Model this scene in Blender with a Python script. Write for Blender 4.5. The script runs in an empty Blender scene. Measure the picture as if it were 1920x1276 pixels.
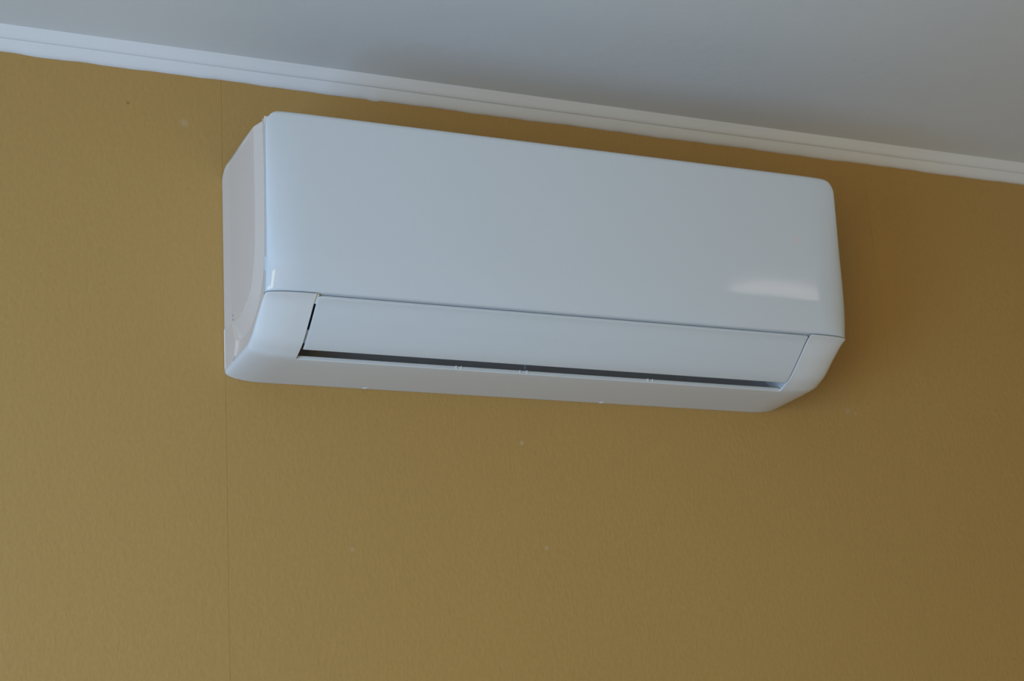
import bpy, bmesh, math, random
from mathutils import Vector, Matrix
random.seed(4)
S = bpy.context.scene
COL = S.collection

# ------------------------------------------------------------------ camera
F_PX = 3328.0                      # focal length in pixels of the 1920 px wide frame
YAW, PITCH, ROLL = 0.43844, 0.30869, -0.06697
cy, sy, cp, sp = math.cos(YAW), math.sin(YAW), math.cos(PITCH), math.sin(PITCH)
fw = Vector((sy*cp, cy*cp, sp)); rt = Vector((cy, -sy, 0)); up = rt.cross(fw)
cr, sr = math.cos(ROLL), math.sin(ROLL)
r2 = cr*rt + sr*up; u2 = -sr*rt + cr*up
cam_d = bpy.data.cameras.new('camera'); cam = bpy.data.objects.new('camera', cam_d); COL.objects.link(cam)
cam.matrix_world = Matrix(((r2.x, u2.x, -fw.x, -0.5973), (r2.y, u2.y, -fw.y, -2.1600), (r2.z, u2.z, -fw.z, -0.6761), (0, 0, 0, 1)))
cam_d.sensor_width = 23.6; cam_d.sensor_fit = 'HORIZONTAL'
cam_d.lens = F_PX/1920*23.6
cam_d.clip_start = 0.01
cam_d.dof.use_dof = True; cam_d.dof.focus_distance = 2.25; cam_d.dof.aperture_fstop = 5.6
S.camera = cam

# ------------------------------------------------------------------ light
w = bpy.data.worlds.new('sky'); S.world = w; w.use_nodes = True
w.node_tree.nodes['Background'].inputs[0].default_value = (0.62, 0.78, 1.0, 1)
w.node_tree.nodes['Background'].inputs[1].default_value = 0.6
XL, XR, YF, ZF, ZC = -1.95, 3.1, -4.4, -2.15, 0.458     # left wall, right wall, rear wall, floor, ceiling
# two windows in the left wall: (y0, y1, z0, z1, watts, colour) - unseen, places and colours fitted to the light: near one blue, other warm
WINDOWS = [(-2.40, -0.80, -1.75, -0.15, 66, (0.32, 0.59, 1.0)), (-4.15, -2.60, -1.90, 0.25, 45, (1.0, 0.875, 0.42))]
for (y0, y1, z0, z1, watts, colour) in WINDOWS:
    ld = bpy.data.lights.new('daylight', 'AREA'); ld.shape = 'RECTANGLE'
    ld.size = z1-z0-0.1; ld.size_y = y1-y0-0.1; ld.energy = watts; ld.color = colour
    lo = bpy.data.objects.new('daylight', ld); COL.objects.link(lo)
    lo.location = (XL+0.03, (y0+y1)/2, (z0+z1)/2); lo.rotation_euler = (0, -math.pi/2, 0)     # faces +x, into the room
S.view_settings.view_transform = 'Standard'; S.view_settings.look = 'None'
S.view_settings.exposure = 0.0; S.view_settings.gamma = 1.0; S.view_settings.use_curve_mapping = False

# ------------------------------------------------------------------ materials
def mat(name, col, rough=0.5, spec=0.5, coat=0.0):
    m = bpy.data.materials.new(name); m.use_nodes = True
    b = m.node_tree.nodes['Principled BSDF']
    b.inputs['Base Color'].default_value = (*col, 1); b.inputs['Roughness'].default_value = rough
    b.inputs['Specular IOR Level'].default_value = spec; b.inputs['Coat Weight'].default_value = coat
    return m, b
def noise_bump(m, b, scale, strength, dist, detail=2.0, stretch=(1, 1, 1), vary=0.0, col=None, vscale=3.0):
    nt = m.node_tree; N = nt.nodes; L = nt.links
    tc = N.new('ShaderNodeTexCoord'); mp = N.new('ShaderNodeMapping'); mp.inputs['Scale'].default_value = stretch
    L.new(tc.outputs['Object'], mp.inputs[0])
    n = N.new('ShaderNodeTexNoise'); n.inputs['Scale'].default_value = scale; n.inputs['Detail'].default_value = detail
    L.new(mp.outputs[0], n.inputs[0])
    bp = N.new('ShaderNodeBump'); bp.inputs['Strength'].default_value = strength; bp.inputs['Distance'].default_value = dist
    L.new(n.outputs[0], bp.inputs['Height']); L.new(bp.outputs[0], b.inputs['Normal'])
    if vary:
        v = N.new('ShaderNodeTexNoise'); v.inputs['Scale'].default_value = vscale; v.inputs['Detail'].default_value = 3
        L.new(tc.outputs['Object'], v.inputs[0])
        mr = N.new('ShaderNodeMapRange'); mr.inputs['To Min'].default_value = 1-vary; mr.inputs['To Max'].default_value = 1+vary
        L.new(v.outputs[0], mr.inputs[0])
        mx = N.new('ShaderNodeVectorMath'); mx.operation = 'SCALE'; mx.inputs[0].default_value = col
        L.new(mr.outputs[0], mx.inputs['Scale']); L.new(mx.outputs[0], b.inputs['Base Color'])
    return tc, n, bp

WALLC = (0.462, 0.282, 0.090)
def wallpaper_material():
    m, b = mat('ochre_wallpaper', WALLC, 0.5, 0.35)
    nt = m.node_tree; N = nt.nodes; L = nt.links
    tc = N.new('ShaderNodeTexCoord')
    mp = N.new('ShaderNodeMapping'); mp.inputs['Rotation'].default_value = (0, 0.6, 0); mp.inputs['Scale'].default_value = (1, 1, 0.55)
    L.new(tc.outputs['Object'], mp.inputs[0])
    n = N.new('ShaderNodeTexNoise'); n.inputs['Scale'].default_value = 260; n.inputs['Detail'].default_value = 3; n.inputs['Distortion'].default_value = 0.8
    L.new(mp.outputs[0], n.inputs[0])
    v = N.new('ShaderNodeTexVoronoi'); v.inputs['Scale'].default_value = 190; v.feature = 'SMOOTH_F1'
    L.new(mp.outputs[0], v.inputs[0])
    ad = N.new('ShaderNodeMath'); ad.operation = 'ADD'; L.new(n.outputs[0], ad.inputs[0]); L.new(v.outputs[0], ad.inputs[1])
    bp = N.new('ShaderNodeBump'); bp.inputs['Strength'].default_value = 0.35; bp.inputs['Distance'].default_value = 0.0008
    L.new(ad.outputs[0], bp.inputs['Height']); L.new(bp.outputs[0], b.inputs['Normal'])
    big = N.new('ShaderNodeTexNoise'); big.inputs['Scale'].default_value = 2.5; big.inputs['Detail'].default_value = 3
    L.new(tc.outputs['Object'], big.inputs[0])
    ge = N.new('ShaderNodeMapRange'); ge.inputs['To Min'].default_value = 0.965; ge.inputs['To Max'].default_value = 1.035
    L.new(big.outputs[0], ge.inputs[0])
    fi = N.new('ShaderNodeMapRange'); fi.inputs['From Min'].default_value = 0.3; fi.inputs['From Max'].default_value = 0.7
    fi.inputs['To Min'].default_value = 0.97; fi.inputs['To Max'].default_value = 1.03; L.new(n.outputs[0], fi.inputs[0])
    mu = N.new('ShaderNodeMath'); mu.operation = 'MULTIPLY'; L.new(ge.outputs[0], mu.inputs[0]); L.new(fi.outputs[0], mu.inputs[1])
    sc = N.new('ShaderNodeVectorMath'); sc.operation = 'SCALE'; sc.inputs[0].default_value = WALLC; L.new(mu.outputs[0], sc.inputs['Scale'])
    out = sc.outputs[0]
    # a few small scuffs and specks on the paper
    for (x, z, r, c, a) in SPOTS:
        d = N.new('ShaderNodeVectorMath'); d.operation = 'DISTANCE'; d.inputs[1].default_value = (x, 0, z); L.new(tc.outputs['Object'], d.inputs[0])
        k = N.new('ShaderNodeMapRange'); k.inputs['From Min'].default_value = r*0.3; k.inputs['From Max'].default_value = r
        k.inputs['To Min'].default_value = a; k.inputs['To Max'].default_value = 0; L.new(d.outputs['Value'], k.inputs[0])
        mx = N.new('ShaderNodeMix'); mx.data_type = 'RGBA'; L.new(k.outputs[0], mx.inputs['Factor']); L.new(out, mx.inputs['A'])
        mx.inputs['B'].default_value = (*c, 1); out = mx.outputs['Result']
    L.new(out, b.inputs['Base Color'])
    return m
SPOTS = [(-0.1271, 0.3798, 0.0028, (0.12, 0.09, 0.04), 0.6), (-0.0513, 0.3606, 0.008, (0.58, 0.48, 0.34), 0.25),
         (0.4197, -0.0644, 0.0045, (0.62, 0.52, 0.4), 0.35), (0.4467, -0.2115, 0.004, (0.62, 0.52, 0.4), 0.3),
         (0.1658, -0.2195, 0.004, (0.62, 0.52, 0.4), 0.3), (0.9723, 0.0116, 0.008, (0.55, 0.42, 0.3), 0.25), (0.9864, 0.0081, 0.004, (0.6, 0.45, 0.3), 0.25)]
M_PAPER = wallpaper_material()
M_PLASTER, b = mat('wall_plaster', (0.45, 0.34, 0.16), 0.7); noise_bump(M_PLASTER, b, 40, 0.3, 0.002)
M_CEIL, b = mat('ceiling_paint', (0.72, 0.73, 0.715), 0.6, 0.3); noise_bump(M_CEIL, b, 45, 0.35, 0.0015, 4, vary=0.02, col=(0.72, 0.73, 0.715), vscale=6)
M_MOLD, b = mat('moulding_paint', (0.775, 0.785, 0.80), 0.4, 0.4); noise_bump(M_MOLD, b, 30, 0.25, 0.0015, 3, (0.25, 1, 1))
M_FLOOR, b = mat('floor_wood', (0.52, 0.45, 0.36), 0.45); noise_bump(M_FLOOR, b, 12, 0.2, 0.001, 4, (0.2, 3, 1), 0.1, (0.52, 0.45, 0.36), 4)
M_PANEL, b = mat('gloss_white_plastic', (0.65, 0.69, 0.73), 0.075, 0.5); noise_bump(M_PANEL, b, 5, 0.03, 0.0005, 1)
M_SHELL, b = mat('satin_white_plastic', (0.76, 0.785, 0.80), 0.30, 0.5); noise_bump(M_SHELL, b, 900, 0.05, 0.0002)
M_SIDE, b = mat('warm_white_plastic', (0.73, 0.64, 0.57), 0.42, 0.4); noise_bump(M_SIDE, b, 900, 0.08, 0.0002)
M_LOUVER, b = mat('louver_white_plastic', (0.69, 0.74, 0.775), 0.20, 0.5); noise_bump(M_LOUVER, b, 6, 0.08, 0.0008, 1, (0.3, 1, 1))
M_DARK, b = mat('duct_grey_plastic', (0.62, 0.61, 0.62), 0.55, 0.3); noise_bump(M_DARK, b, 300, 0.1, 0.0004)
M_BLACK, b = mat('slot_shade_black', (0.004, 0.004, 0.005), 0.6, 0.1); noise_bump(M_BLACK, b, 300, 0.1, 0.0004)  # stands in for the darkness inside the louver's hinge slot
M_GREY, b = mat('grey_hinge_plastic', (0.34, 0.36, 0.39), 0.45, 0.3); noise_bump(M_GREY, b, 300, 0.1, 0.0004)
M_MARK, b = mat('faint_pinkish_mark', (0.70, 0.675, 0.70), 0.08, 0.5)
M_EMITTER, b = mat('emitter_face', (0.9, 0.88, 0.84), 0.3); b.inputs['Emission Color'].default_value = (1.0, 0.83, 0.80, 1); b.inputs['Emission Strength'].default_value = 2.5  # glow of the added emitter that makes the panel highlight
M_FRAME, b = mat('window_frame_white', (0.75, 0.75, 0.74), 0.35); noise_bump(M_FRAME, b, 60, 0.1, 0.0005)
M_GLASS, b = mat('window_glass', (1, 1, 1), 0.0); b.inputs['Transmission Weight'].default_value = 1.0

# ------------------------------------------------------------------ helpers
def obj(name, bm, m, parent=None, smooth=True, angle=35):
    bmesh.ops.remove_doubles(bm, verts=bm.verts, dist=1e-6)
    me = bpy.data.meshes.new(name); bm.to_mesh(me); bm.free()
    me.materials.append(m)
    if smooth:
        me.polygons.foreach_set('use_smooth', [True]*len(me.polygons))
        me.set_sharp_from_angle(angle=math.radians(angle))
    o = bpy.data.objects.new(name, me); COL.objects.link(o)
    if parent: o.parent = parent
    return o
def box(bm, a, b_, bevel=0.0):
    r = bmesh.ops.create_cube(bm, size=1.0)
    for v in r['verts']:
        v.co = Vector([(a[i]+b_[i])/2 + v.co[i]*abs(b_[i]-a[i]) for i in range(3)])
    if bevel:
        es = {e for v in r['verts'] for e in v.link_edges}
        bmesh.ops.bevel(bm, geom=list(es), offset=bevel, segments=2, affect='EDGES')
def struct(name, bm, m, parent=None, **k):
    o = obj(name, bm, m, parent, **k)
    if not parent: o['kind'] = 'structure'
    return o
def grid(bm, rows):
    vs = [[bm.verts.new(p) for p in r] for r in rows]
    for i in range(len(rows)-1):
        for j in range(len(rows[0])-1):
            q = [vs[i][j], vs[i][j+1], vs[i+1][j+1], vs[i+1][j]]
            try: bm.faces.new(q)
            except ValueError: pass
    return vs
def resample(pts, n, smooth=True):
    P = [Vector(p) for p in pts]
    if smooth and len(P) > 2:
        E = [2*P[0]-P[1]] + P + [2*P[-1]-P[-2]]; D = []
        for i in range(1, len(E)-2):
            for k in range(12):
                t = k/12
                D.append(0.5*((2*E[i]) + (E[i+1]-E[i-1])*t + (2*E[i-1]-5*E[i]+4*E[i+1]-E[i+2])*t*t + (-E[i-1]+3*E[i]-3*E[i+1]+E[i+2])*t**3))
        D.append(P[-1]); P = D
    L = [0]
    for a, c in zip(P, P[1:]): L.append(L[-1]+(c-a).length)
    out = []
    for i in range(n):
        s = L[-1]*i/(n-1); k = 0
        while k < len(L)-2 and L[k+1] < s: k += 1
        t = (s-L[k])/max(L[k+1]-L[k], 1e-12); out.append(P[k].lerp(P[k+1], t))
    return out

# ------------------------------------------------------------------ the room
bm = bmesh.new(); box(bm, (XL-0.1, 0.0015, ZF), (XR+0.1, 0.16, ZC+0.05))
wall_back = struct('wall_back', bm, M_PLASTER, smooth=False)
x = -2.12+0.0008
while x < XR:                       # wallpaper hung in vertical drops, butt seams between them
    bm = bmesh.new(); x0, x1 = max(x, XL), min(x+1.06, XR)
    nx, nz = 2, 2
    box(bm, (x0+0.00007, 0.0, ZF), (x1-0.00007, 0.0014, 0.4525), 0.00014)
    obj('wallpaper_drop', bm, M_PAPER, wall_back)
    x += 1.06
bm = bmesh.new(); box(bm, (XL-0.1, YF-0.1, ZC), (XR+0.1, 0.0, ZC+0.12)); struct('ceiling', bm, M_CEIL, smooth=False)
bm = bmesh.new(); box(bm, (XL-0.1, YF-0.1, ZF-0.12), (XR+0.1, 0.16, ZF)); struct('floor', bm, M_FLOOR, smooth=False)
bm = bmesh.new(); box(bm, (XR, YF, ZF), (XR+0.1, 0.0, ZC)); struct('wall_right', bm, M_PAPER, smooth=False)
bm = bmesh.new(); box(bm, (XL, YF-0.1, ZF), (XR, YF, ZC)); struct('wall_front', bm, M_PAPER, smooth=False)
bm = bmesh.new()
(a0, a1, az0, az1), (b0, b1, bz0, bz1) = WINDOWS[0][:4], WINDOWS[1][:4]
box(bm, (XL-0.1, YF, ZF), (XL, b0, ZC)); box(bm, (XL-0.1, b1, ZF), (XL, a0, ZC)); box(bm, (XL-0.1, a1, ZF), (XL, 0.0, ZC))
for y0, y1, z0, z1 in (WINDOWS[0][:4], WINDOWS[1][:4]):
    box(bm, (XL-0.1, y0, ZF), (XL, y1, z0)); box(bm, (XL-0.1, y0, z1), (XL, y1, ZC))
struct('wall_left', bm, M_PAPER, smooth=False)
t = 0.05
for k, (WY0, WY1, WZ0, WZ1) in enumerate([w_[:4] for w_ in WINDOWS]):
    bm = bmesh.new()
    box(bm, (XL-0.07, WY0, WZ0), (XL-0.01, WY0+t, WZ1), 0.004); box(bm, (XL-0.07, WY1-t, WZ0), (XL-0.01, WY1, WZ1), 0.004)
    box(bm, (XL-0.07, WY0+t, WZ0), (XL-0.01, WY1-t, WZ0+t), 0.004); box(bm, (XL-0.07, WY0+t, WZ1-t), (XL-0.01, WY1-t, WZ1), 0.004)
    ym = (WY0+WY1)/2; box(bm, (XL-0.065, ym-0.03, WZ0+t), (XL-0.015, ym+0.03, WZ1-t), 0.004)
    win = struct('window_%d' % (k+1), bm, M_FRAME)
    for a, c in ((WY0+t, ym-0.03), (ym+0.03, WY1-t)):
        bm = bmesh.new(); box(bm, (XL-0.043, a, WZ0+t), (XL-0.037, c, WZ1-t)); obj('pane', bm, M_GLASS, win, smooth=False)

# cornice moulding: the section is swept along the wall with the small waves of hand caulking
sec = [(-0.0002, 0.4308), (-0.0030, 0.4310), (-0.0060, 0.4330), (-0.0092, 0.4368), (-0.0120, 0.4408), (-0.0136, 0.4433), (-0.0139, 0.4439),
       (-0.0147, 0.4437), (-0.0162, 0.4435), (-0.0178, 0.4442), (-0.0198, 0.4468), (-0.0228, 0.4510), (-0.0246, 0.4545), (-0.0262, 0.4560), (-0.0270, 0.4580)]
def cornice(name, x0, x1, place, waves=True):
    bm = bmesh.new(); rows = []; n = int((x1-x0)/0.008); ph = [random.random()*6 for _ in range(8)]
    for i in range(n+1):
        x = x0+(x1-x0)*i/n
        e = 0.0004*math.sin(x*23+ph[0])+0.0003*math.sin(x*61+ph[1])+0.0002*math.sin(x*140+ph[2])
        blob = 0.0022*math.exp(-((x-0.2235)/0.008)**4) + 0.0012*math.exp(-((x+0.235)/0.03)**2)
        g = 0.0004*math.sin(x*17+ph[3])
        r = []
        for k, (y, z) in enumerate(sec):
            dz = (e-blob)*(1-k/6) if k < 6 and waves else 0
            r.append(place(x, y + (g if 3 < k < 13 else 0), z+dz))
        rows.append(r)
    rows = [r + [place(x0+(x1-x0)*i/n, -0.0002, 0.458)] for i, r in enumerate(rows)]
    grid(bm, rows); bmesh.ops.recalc_face_normals(bm, faces=bm.faces)
    return struct(name, bm, M_MOLD, angle=50)
cornice('trim_1', XL, XR, lambda x, y, z: (x, y, z))
cornice('trim_2', YF, 0.0, lambda x, y, z: (XL-y, x, z), False)
cornice('trim_3', YF, 0.0, lambda x, y, z: (XR+y, x, z), False)

# ------------------------------------------------------------------ the air conditioner
W = 0.845; ER, ED = 0.050, 0.0112             # ends roll back over 50 mm by 11 mm
ac = bpy.data.objects.new('air_conditioner', None); COL.objects.link(ac)
ac['label'] = 'white wall-mounted split air conditioner with rounded front panel and louver below the ceiling'; ac['category'] = 'air conditioner'
def e_side(d):
    d = max(0.0, min(d, ER)); return ED*(1-math.sqrt(max(0, 1-((ER-d)/ER)**2)))
def xs_between(a, c):                          # x samples, dense near both ends
    out = []
    n = 16
    for i in range(n+1): out.append(a + ER*(1-math.cos(math.pi/2*i/n)))
    m = 14
    for i in range(1, m): out.append(a+ER+(c-a-2*ER)*i/m)
    for i in range(n, -1, -1): out.append(c - ER*(1-math.cos(math.pi/2*i/n)))
    return out
# centre line of the front panel: depth for a height
PE = [(0.0575, -0.1883), (0.085, -0.1935), (0.1136, -0.1972), (0.145, -0.1992), (0.178, -0.2005), (0.23, -0.2040), (0.27, -0.2062), (0.294, -0.2068)]
def pc(z):                                    # depth of the middle of the panel: flat, curling under towards the seam
    t = max(0.0, (0.098-z)/0.0405); return -0.2088+0.0093*t**1.8
def pf(z):
    for (a, ya), (c, yc) in zip(PE, PE[1:]):
        if z <= c: return ya+(yc-ya)*(z-a)/(c-a)
    return PE[-1][1]
def pes(z): return (pf(z-0.012)+pf(z-0.006)+pf(z)+pf(z+0.006)+pf(z+0.012))/5 if z > 0.075 else pf(z)
def pfs(z): return pc(z)
def edr(z): return max(0.0015, pes(z)-pc(z))        # how far the ends roll back at height z
HT = 0.2950; RC = 0.023; RT = 0.007
def front_panel():
    bm = bmesh.new(); zs = [0.0580, 0.0586, 0.0600] + [0.064+(HT-RC-0.064)*i/26 for i in range(27)]
    zs += [HT-RC+RC*math.sin(math.pi/2*i/14) for i in range(1, 15)]
    rows = []
    for z in zs:
        k = max(0, z-(HT-RC)); x0 = RC-math.sqrt(max(0, RC*RC-k*k)); r = []
        dt = HT-z; et = 0.006*(1-math.sqrt(max(0, 1-((RT-dt)/RT)**2))) if dt < RT else 0
        eb = {0.0580: 0.0014, 0.0586: 0.0005}.get(z, 0)
        for x in xs_between(x0, W-x0):
            d = min(x-x0, W-x0-x); e = e_side(d)*edr(z)/ED
            r.append(Vector((x, pfs(z)+e+et+eb, z)))
        rows.append(r)
    vs = grid(bm, rows)
    ring = vs[0] + [r[-1] for r in vs[1:]] + vs[-1][-2::-1] + [r[0] for r in vs[-2:0:-1]]
    # small rounded lip, then the rim going back 9 mm
    def nxt(ring, dy, shrink):
        c = Vector((W/2, 0, 0.17)); o = []
        for v in ring:
            p = v.co.copy(); p.y += dy
            p.x += shrink*(1 if p.x < c.x else -1) if abs(p.x-c.x) > 0.3975 else 0
            o.append(bm.verts.new(p))
        for i in range(len(ring)):
            j = (i+1) % len(ring)
            bm.faces.new((ring[i], ring[j], o[j], o[i]))
        return o
    r1 = nxt(ring, 0.0012, 0.0); r2_ = nxt(r1, 0.0085, 0.0004); bm.faces.new(r2_)
    bmesh.ops.recalc_face_normals(bm, faces=bm.faces)
    return obj('front_panel', bm, M_PANEL, ac, angle=38)
front_panel()

# lower shell: centre-line section from the seam under the panel round to the wall
LS = resample([(-0.2005, 0.0562), (-0.1872, 0.0492), (-0.1665, 0.0330), (-0.1385, 0.0128), (-0.1190, 0.0046), (-0.1070, 0.0012), (-0.085, 0.0002), (-0.045, 0.0), (-0.0006, 0.0)], 61)
def lsn(i):
    a, c = LS[max(0, i-1)], LS[min(len(LS)-1, i+1)]; t = (c-a).normalized(); return Vector((-t.y, t.x)) if False else Vector((t.y, -t.x))
def inward(i):
    n = lsn(i); ref = Vector((-0.05, 0.15))-LS[i]
    return n if n.dot(ref) > 0 else -n
LIP = min(range(61), key=lambda i: abs(LS[i].x+0.1045))
OX0, OX1 = 0.0625, 0.7825
def shell_pt(x, i, extra=0.0):
    e = e_side(min(x, W-x)) + extra; n = inward(i)
    t = min(1, i/22); t = t*t*(3-2*t); n = (n*t+Vector((1, 0))*(1-t)).normalized()
    return Vector((x, LS[i].x+n.x*e, LS[i].y+n.y*e))
def lower_shell():
    bm = bmesh.new(); xs = sorted(set([round(v, 6) for v in xs_between(0, W)] + [OX0, OX1]))
    TH = 0.0036
    def build(extra):
        return [[bm.verts.new(shell_pt(x, i, extra)) for x in xs] for i in range(61)]
    A, B = build(0), build(TH)
    def inside(i, j):
        xm = (xs[j]+xs[j+1])/2; return OX0 < xm < OX1 and i < LIP
    solid = {(i, j) for i in range(60) for j in range(len(xs)-1) if not inside(i, j)}
    for (i, j) in solid:
        bm.faces.new((A[i][j], A[i][j+1], A[i+1][j+1], A[i+1][j])); bm.faces.new((B[i][j], B[i+1][j], B[i+1][j+1], B[i][j+1]))
        for (di, dj, p, q) in ((-1, 0, (i, j), (i, j+1)), (1, 0, (i+1, j), (i+1, j+1)), (0, -1, (i, j), (i+1, j)), (0, 1, (i, j+1), (i+1, j+1))):
            if (i+di, j+dj) not in solid:
                bm.faces.new((A[p[0]][p[1]], A[q[0]][q[1]], B[q[0]][q[1]], B[p[0]][p[1]]))
    bmesh.ops.recalc_face_normals(bm, faces=bm.faces)
    o = obj('lower_shell', bm, M_SHELL, ac, angle=38)
    bv = o.modifiers.new('bevel', 'BEVEL'); bv.width = 0.0005; bv.segments = 2; bv.limit_method = 'ANGLE'; bv.angle_limit = math.radians(55)
    return o
lower_shell()

# louver: curved blade closing most of the outlet
LV0, LV1 = 2, min(range(61), key=lambda i: abs(LS[i].x+0.1246))
def louver():
    bm = bmesh.new(); x0, x1 = OX0+0.0038, OX1-0.0022; TH = 0.0042
    nx = 24; out = []
    prof = [LS[i]+inward(i)*0.0006 for i in range(LV0, LV1+1)]
    inn = [LS[i]+inward(i)*(0.0006+TH*(0.35+0.65*min(1, (LV1-i)/5))) for i in range(LV1, LV0-1, -1)]
    loop = prof+inn; rows = []
    for k in range(nx+1):
        x = x0+(x1-x0)*k/nx
        rows.append([Vector((x, p.x, p.y)) for p in loop+[loop[0]]])
    vs = grid(bm, rows); bmesh.ops.remove_doubles(bm, verts=bm.verts, dist=1e-7)
    bmesh.ops.holes_fill(bm, edges=[e for e in bm.edges if e.is_boundary], sides=200)
    bmesh.ops.recalc_face_normals(bm, faces=bm.faces)
    o = obj('louver', bm, M_LOUVER, ac, angle=40)
    bv = o.modifiers.new('bevel', 'BEVEL'); bv.width = 0.0006; bv.segments = 2; bv.limit_method = 'ANGLE'; bv.angle_limit = math.radians(50)
    return o
lv = louver()
# the hinge gap at the left end of the louver: grey cheek strips, and a black strip painting the dark of the open slot
def gap_strip(name, i0, i1, m, depth, xa=OX0+0.0001, xb=OX0+0.0037):
    bm = bmesh.new(); rows = []
    for i in range(i0, i1+1):
        n = inward(i); p = LS[i]+n*depth; q = LS[i]+n*(depth+0.003)
        rows.append([Vector((xa, p.x, p.y)), Vector((xb, p.x, p.y)), Vector((xb, q.x, q.y)), Vector((xa, q.x, q.y)), Vector((xa, p.x, p.y))])
    grid(bm, rows); bmesh.ops.remove_doubles(bm, verts=bm.verts, dist=1e-7)
    bmesh.ops.holes_fill(bm, edges=[e for e in bm.edges if e.is_boundary], sides=8); bmesh.ops.recalc_face_normals(bm, faces=bm.faces)
    return obj(name, bm, m, ac)
gap_strip('hinge_cover', 1, 5, M_SHELL, 0.0012)
gap_strip('hinge_slot_shade', 5, 16, M_BLACK, 0.0030)
gap_strip('hinge_cover', 16, LV1-3, M_GREY, 0.0022)

# outlet duct
def duct():
    bm = bmesh.new()
    prof = [(-0.1035, 0.0060), (-0.094, 0.0085), (-0.078, 0.017), (-0.064, 0.031), (-0.058, 0.046), (-0.064, 0.062), (-0.090, 0.072), (-0.130, 0.075), (-0.184, 0.0665)]
    P = resample(prof, 26); x0, x1 = OX0-0.002, OX1+0.002
    rows = [[Vector((x, p.x, p.y)) for x in (x0, x1)] for p in P]
    vs = grid(bm, rows)
    for k in (0, 1):
        xx = (x0, x1)[k]
        f = [bm.verts.new((xx, p.x, p.y)) for p in P] + [bm.verts.new((xx, LS[i].x+inward(i).x*0.0045, LS[i].y+inward(i).y*0.0045)) for i in range(2, LIP+1, 4)]
        bm.faces.new(f)
    return obj('air_duct', bm, M_DARK, ac, angle=60)
duct()
for k in range(9):                       # thin upright guide vanes deep in the outlet
    bm = bmesh.new(); xv = 0.105+k*0.0794
    box(bm, (xv-0.0008, -0.115, 0.030), (xv+0.0008, -0.085, 0.066), 0.0004)
    obj('guide_vane', bm, M_DARK, ac)
bm = bmesh.new(); box(bm, (0.3872, -0.0960, 0.0085), (0.3880, -0.0930, 0.062), 0.0003); obj('outlet_stay', bm, M_GREY, ac)

# upturned front lip of the outlet
bm = bmesh.new(); yl = LS[LIP].x; box(bm, (OX0+0.0002, yl-0.0003, 0.0012), (OX1-0.0002, yl+0.0024, 0.0062), 0.0007); obj('outlet_lip', bm, M_LOUVER, ac)
# little clips along the outlet lip
for xc, wd in ((0.2828, 0.0030), (0.2900, 0.0016), (0.3750, 0.0016), (0.3855, 0.0030), (0.5690, 0.0030), (0.5765, 0.0018)):
    bm = bmesh.new(); box(bm, (xc-wd/2, yl-0.0012, 0.0024), (xc+wd/2, yl+0.0016, 0.0066), 0.0004); obj('lip_clip', bm, M_SHELL, ac)
for xc in (0.1915, 0.5480):
    bm = bmesh.new(); box(bm, (xc-0.003, -0.0060, -0.0008), (xc+0.003, -0.0010, 0.0010), 0.0005); obj('bottom_tab', bm, M_SHELL, ac)

# housing behind the panel
TOP = [(-0.0006, 0.2800), (-0.004, 0.2872), (-0.012, 0.2925), (-0.024, 0.2950), (-0.0379, 0.2955), (-0.100, 0.2950), (-0.152, 0.2935), (-0.1790, 0.2915), (-0.196, 0.2880)]
def eb(z):                                # depth of the side edge of the panel at height z, minus the rim
    return pes(z)+0.0092
bm = bmesh.new()
TOPH = [(y, z-0.0010) for y, z in TOP]
sidepoly = TOPH + [(eb(z)+0.0015, z) for z in (0.27, 0.23, 0.178, 0.1136, 0.085)] + [(eb(0.064)+0.001, 0.064)]
inner = [tuple(shell_pt(0, i, 0.0006).yz) for i in range(2, 61, 3)]
sidepoly += inner + [(-0.0006, inner[-1][1]+0.0001)]
# main box, full width, above the duct
mainpoly = TOPH + [(eb(z)+0.0015, z) for z in (0.27, 0.23, 0.178, 0.1136)] + [(-0.1780, 0.080), (-0.045, 0.080), (-0.045, 0.009), (-0.0006, 0.009)]
for xa, xb, poly in ((0.0095, W-0.0095, mainpoly), (0.0075, OX0-0.003, sidepoly), (OX1+0.003, W-0.0075, sidepoly)):
    a = [bm.verts.new((xa, y, z)) for y, z in poly]; c = [bm.verts.new((xb, y, z)) for y, z in poly]
    bm.faces.new(a); bm.faces.new(c[::-1])
    for i in range(len(poly)):
        j = (i+1) % len(poly); bm.faces.new((a[i], c[i], c[j], a[j]))
bmesh.ops.recalc_face_normals(bm, faces=bm.faces)
obj('housing', bm, M_SIDE, ac, angle=40)

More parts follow.
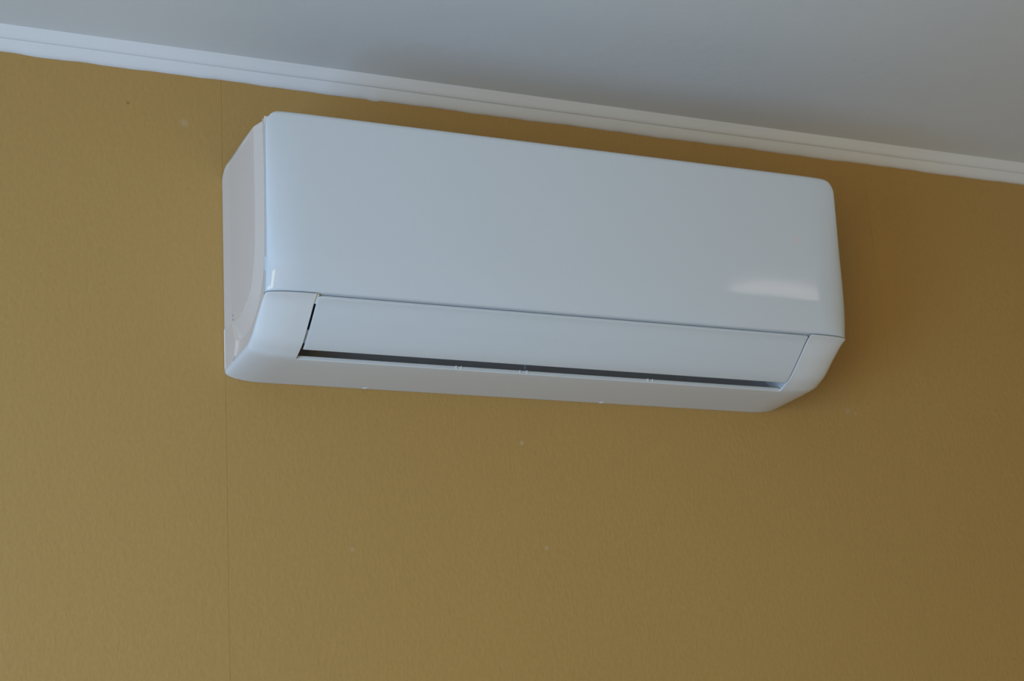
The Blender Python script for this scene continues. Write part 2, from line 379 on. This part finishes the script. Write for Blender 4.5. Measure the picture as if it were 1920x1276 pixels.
# side cover with its raised field, bevel and rim strip
def side_cover(right):
    N = 40
    edge = [(-0.1970, 0.2885)] + [(eb(z), z) for z in (0.27, 0.25, 0.21, 0.178, 0.14, 0.1136, 0.085, 0.066)]
    edge += [tuple(shell_pt(0, i, 0.0002).yz) for i in range(2, 58, 2)]
    K = [i for i, p in enumerate(edge) if p[0] > -0.046]; edge = edge[:K[0]+1] if K else edge
    lines = [(resample([(-0.0365, 0.2954), (-0.0365, 0.2), (-0.0365, 0.12), (-0.0365, 0.0720)], N), 0.0),
             (resample([(-0.1520, 0.2935), (-0.1515, 0.235), (-0.1512, 0.175), (-0.1480, 0.135), (-0.1420, 0.1115), (-0.1253, 0.0820), (-0.0880, 0.0665), (-0.0600, 0.0635), (-0.0430, 0.0640)], N), 0.0),
             (resample([(-0.1790, 0.2918), (-0.1815, 0.235), (-0.1805, 0.163), (-0.1760, 0.118), (-0.1685, 0.0880), (-0.1430, 0.0540), (-0.1100, 0.0385), (-0.0800, 0.0355), (-0.0563, 0.0377)], N), 0.0062),
             (resample([(-0.1797, 0.2917), (-0.1822, 0.235), (-0.1812, 0.163), (-0.1767, 0.1175), (-0.1691, 0.0873), (-0.1434, 0.0532), (-0.1102, 0.0376), (-0.0800, 0.0346), (-0.0566, 0.0368)], N), 0.0036),
             (resample(edge, N, False), 0.0006)]
    lines[0][0][0] = Vector((-0.0365, 0.2955))
    bm = bmesh.new(); rows = [[Vector((x, p.x, p.y)) for p in L] for L, x in lines]
    grid(bm, rows)
    # rear strip, leaning a little towards the room
    zz = [0.0125+(0.268)*i/12 for i in range(13)]
    back = [Vector((0.0, -0.0008, z)) for z in zz]+[Vector((0.0, -0.004, 0.2870)), Vector((0, -0.012, 0.2923)), Vector((0, -0.024, 0.2949))]
    fr = [Vector((0.0022, -0.0360, z)) for z in zz]+[Vector((0.0022, -0.0360, 0.2870)), Vector((0.0022, -0.0360, 0.2925)), Vector((0.0022, -0.0362, 0.2953))]
    grid(bm, [back, fr])
    grid(bm, [[Vector((0.0022, -0.0360, z)) for z in (0.0125, 0.15, 0.2953)], [Vector((0.0, -0.0365, z)) for z in (0.0125, 0.15, 0.2953)]])
    # field under the bevel curve, behind the corner cover
    low = [(-0.0365, 0.0720), (-0.0430, 0.0640), (-0.0563, 0.0377), tuple(lines[-1][0][-1]), (-0.0365, 0.0125)]
    bm.faces.new([bm.verts.new((0.0018, y, z)) for y, z in low])
    # folded edge over the top
    tp = [(-0.0010, 0.2800), (-0.004, 0.2872), (-0.012, 0.2925), (-0.024, 0.2950), (-0.0365, 0.2955), (-0.100, 0.2950), (-0.152, 0.2935), (-0.1790, 0.2918), (-0.1970, 0.2885)]
    xo = [0, 0, 0, 0, 0, 0, 0, 0.0062, 0.0006]
    grid(bm, [[Vector((xo[k], y, z)) for k, (y, z) in enumerate(tp)], [Vector((0.0015+xo[k]*0.6, y+0.0002, z+0.0003)) for k, (y, z) in enumerate(tp)], [Vector((0.0110, y+0.0002, z+0.0004)) for k, (y, z) in enumerate(tp)]])
    ye = -0.1971; bm.faces.new([bm.verts.new(p) for p in ((0.0005, ye, 0.262), (0.030, ye, 0.262), (0.030, ye, 0.2893), (0.0005, ye, 0.2885))])
    if right:
        for v in bm.verts: v.co.x = W-v.co.x
    bmesh.ops.recalc_face_normals(bm, faces=bm.faces)
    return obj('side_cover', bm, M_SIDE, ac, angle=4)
for r in (False, True): side_cover(r)

def corner_cover(right):
    ring = [(-0.0010, 0.0135), (-0.0330, 0.0135), (-0.0478, 0.0190), (-0.0545, 0.0280), (-0.0563, 0.0377), (-0.0505, 0.0500), (-0.0430, 0.0635), (-0.0395, 0.0700), (-0.0010, 0.0700)]
    bm = bmesh.new(); P = [Vector(p) for p in ring]; c = Vector((-0.028, 0.042))
    lay = [(0.0085, 1.0), (-0.0006, 1.0), (-0.0010, 0.985), (-0.0010, 0.955), (-0.0002, 0.93)]
    rows = []
    for x, s in lay: rows.append([Vector((x, min(-0.0008, c.x+(p.x-c.x)*s), c.y+(p.y-c.y)*s)) for p in P+[P[0]]])
    vs = grid(bm, rows); bm.faces.new(vs[-1][:-1])
    if right:
        for v in bm.verts: v.co.x = W-v.co.x
    bmesh.ops.recalc_face_normals(bm, faces=bm.faces)
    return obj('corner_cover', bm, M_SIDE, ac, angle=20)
for r in (False, True): corner_cover(r)
for z in (0.0690, 0.0748):                # two small screw dimples above the corner cover
    bm = bmesh.new(); bmesh.ops.create_cone(bm, cap_ends=True, segments=16, radius1=0.0013, radius2=0.0010, depth=0.0010)
    for v in bm.verts: v.co = Vector((v.co.z-0.0003, v.co.x-0.0440, v.co.y+z))
    obj('screw_cap', bm, M_GREY, ac)
bm = bmesh.new()                          # edge latch of the panel, on the left side
box(bm, (-0.0012, -0.1925, 0.0830), (0.002, -0.1885, 0.1020), 0.0005); obj('panel_latch', bm, M_PANEL, ac)
# faint pinkish round mark in the panel's right part
bm = bmesh.new(); ym_ = pfs(0.196)-0.00012
bmesh.ops.create_cone(bm, cap_ends=True, segments=40, radius1=0.0075, radius2=0.0074, depth=0.0004)
for v in bm.verts: v.co = Vector((0.7705+v.co.x, ym_+v.co.z+0.0002, 0.1925+v.co.y*1.25))
o = obj('panel_mark', bm, M_MARK, ac)
o['label'] = 'faint pinkish spot'

# ------------------------------------------------------------------ unseen emitter added on the ceiling, shaped for the highlight in the gloss panel
lamp = bpy.data.objects.new('highlight_emitter', None); COL.objects.link(lamp); lamp.location = (1.30, -1.03, ZC)
lamp['label'] = 'added wedge-shaped emitter, unseen, making the highlight on the panel'; lamp['category'] = 'added light'
out = [(1.186, -1.046), (1.212, -1.014), (1.232, -0.997), (1.285, -0.993), (1.335, -0.995), (1.378, -1.010), (1.402, -1.032), (1.412, -1.062), (1.36, -1.056), (1.312, -1.050), (1.25, -1.047)]
def prism(name, pts, z0, z1, m, s=1.0):
    bm = bmesh.new(); a = [bm.verts.new((1.30+(x-1.30)*s-1.30, -1.03+(y+1.03)*s+1.03, z0)) for x, y in pts]; c = [bm.verts.new((v.co.x, v.co.y, z1)) for v in a]
    bm.faces.new(a); bm.faces.new(c[::-1])
    for i in range(len(a)):
        j = (i+1) % len(a); bm.faces.new((a[i], c[i], c[j], a[j]))
    bmesh.ops.recalc_face_normals(bm, faces=bm.faces)
    return obj(name, bm, m, lamp, angle=30)
prism('emitter_base', out, -0.008, 0.0, M_FRAME, 0.94); prism('emitter_face', out, -0.020, -0.008, M_EMITTER)
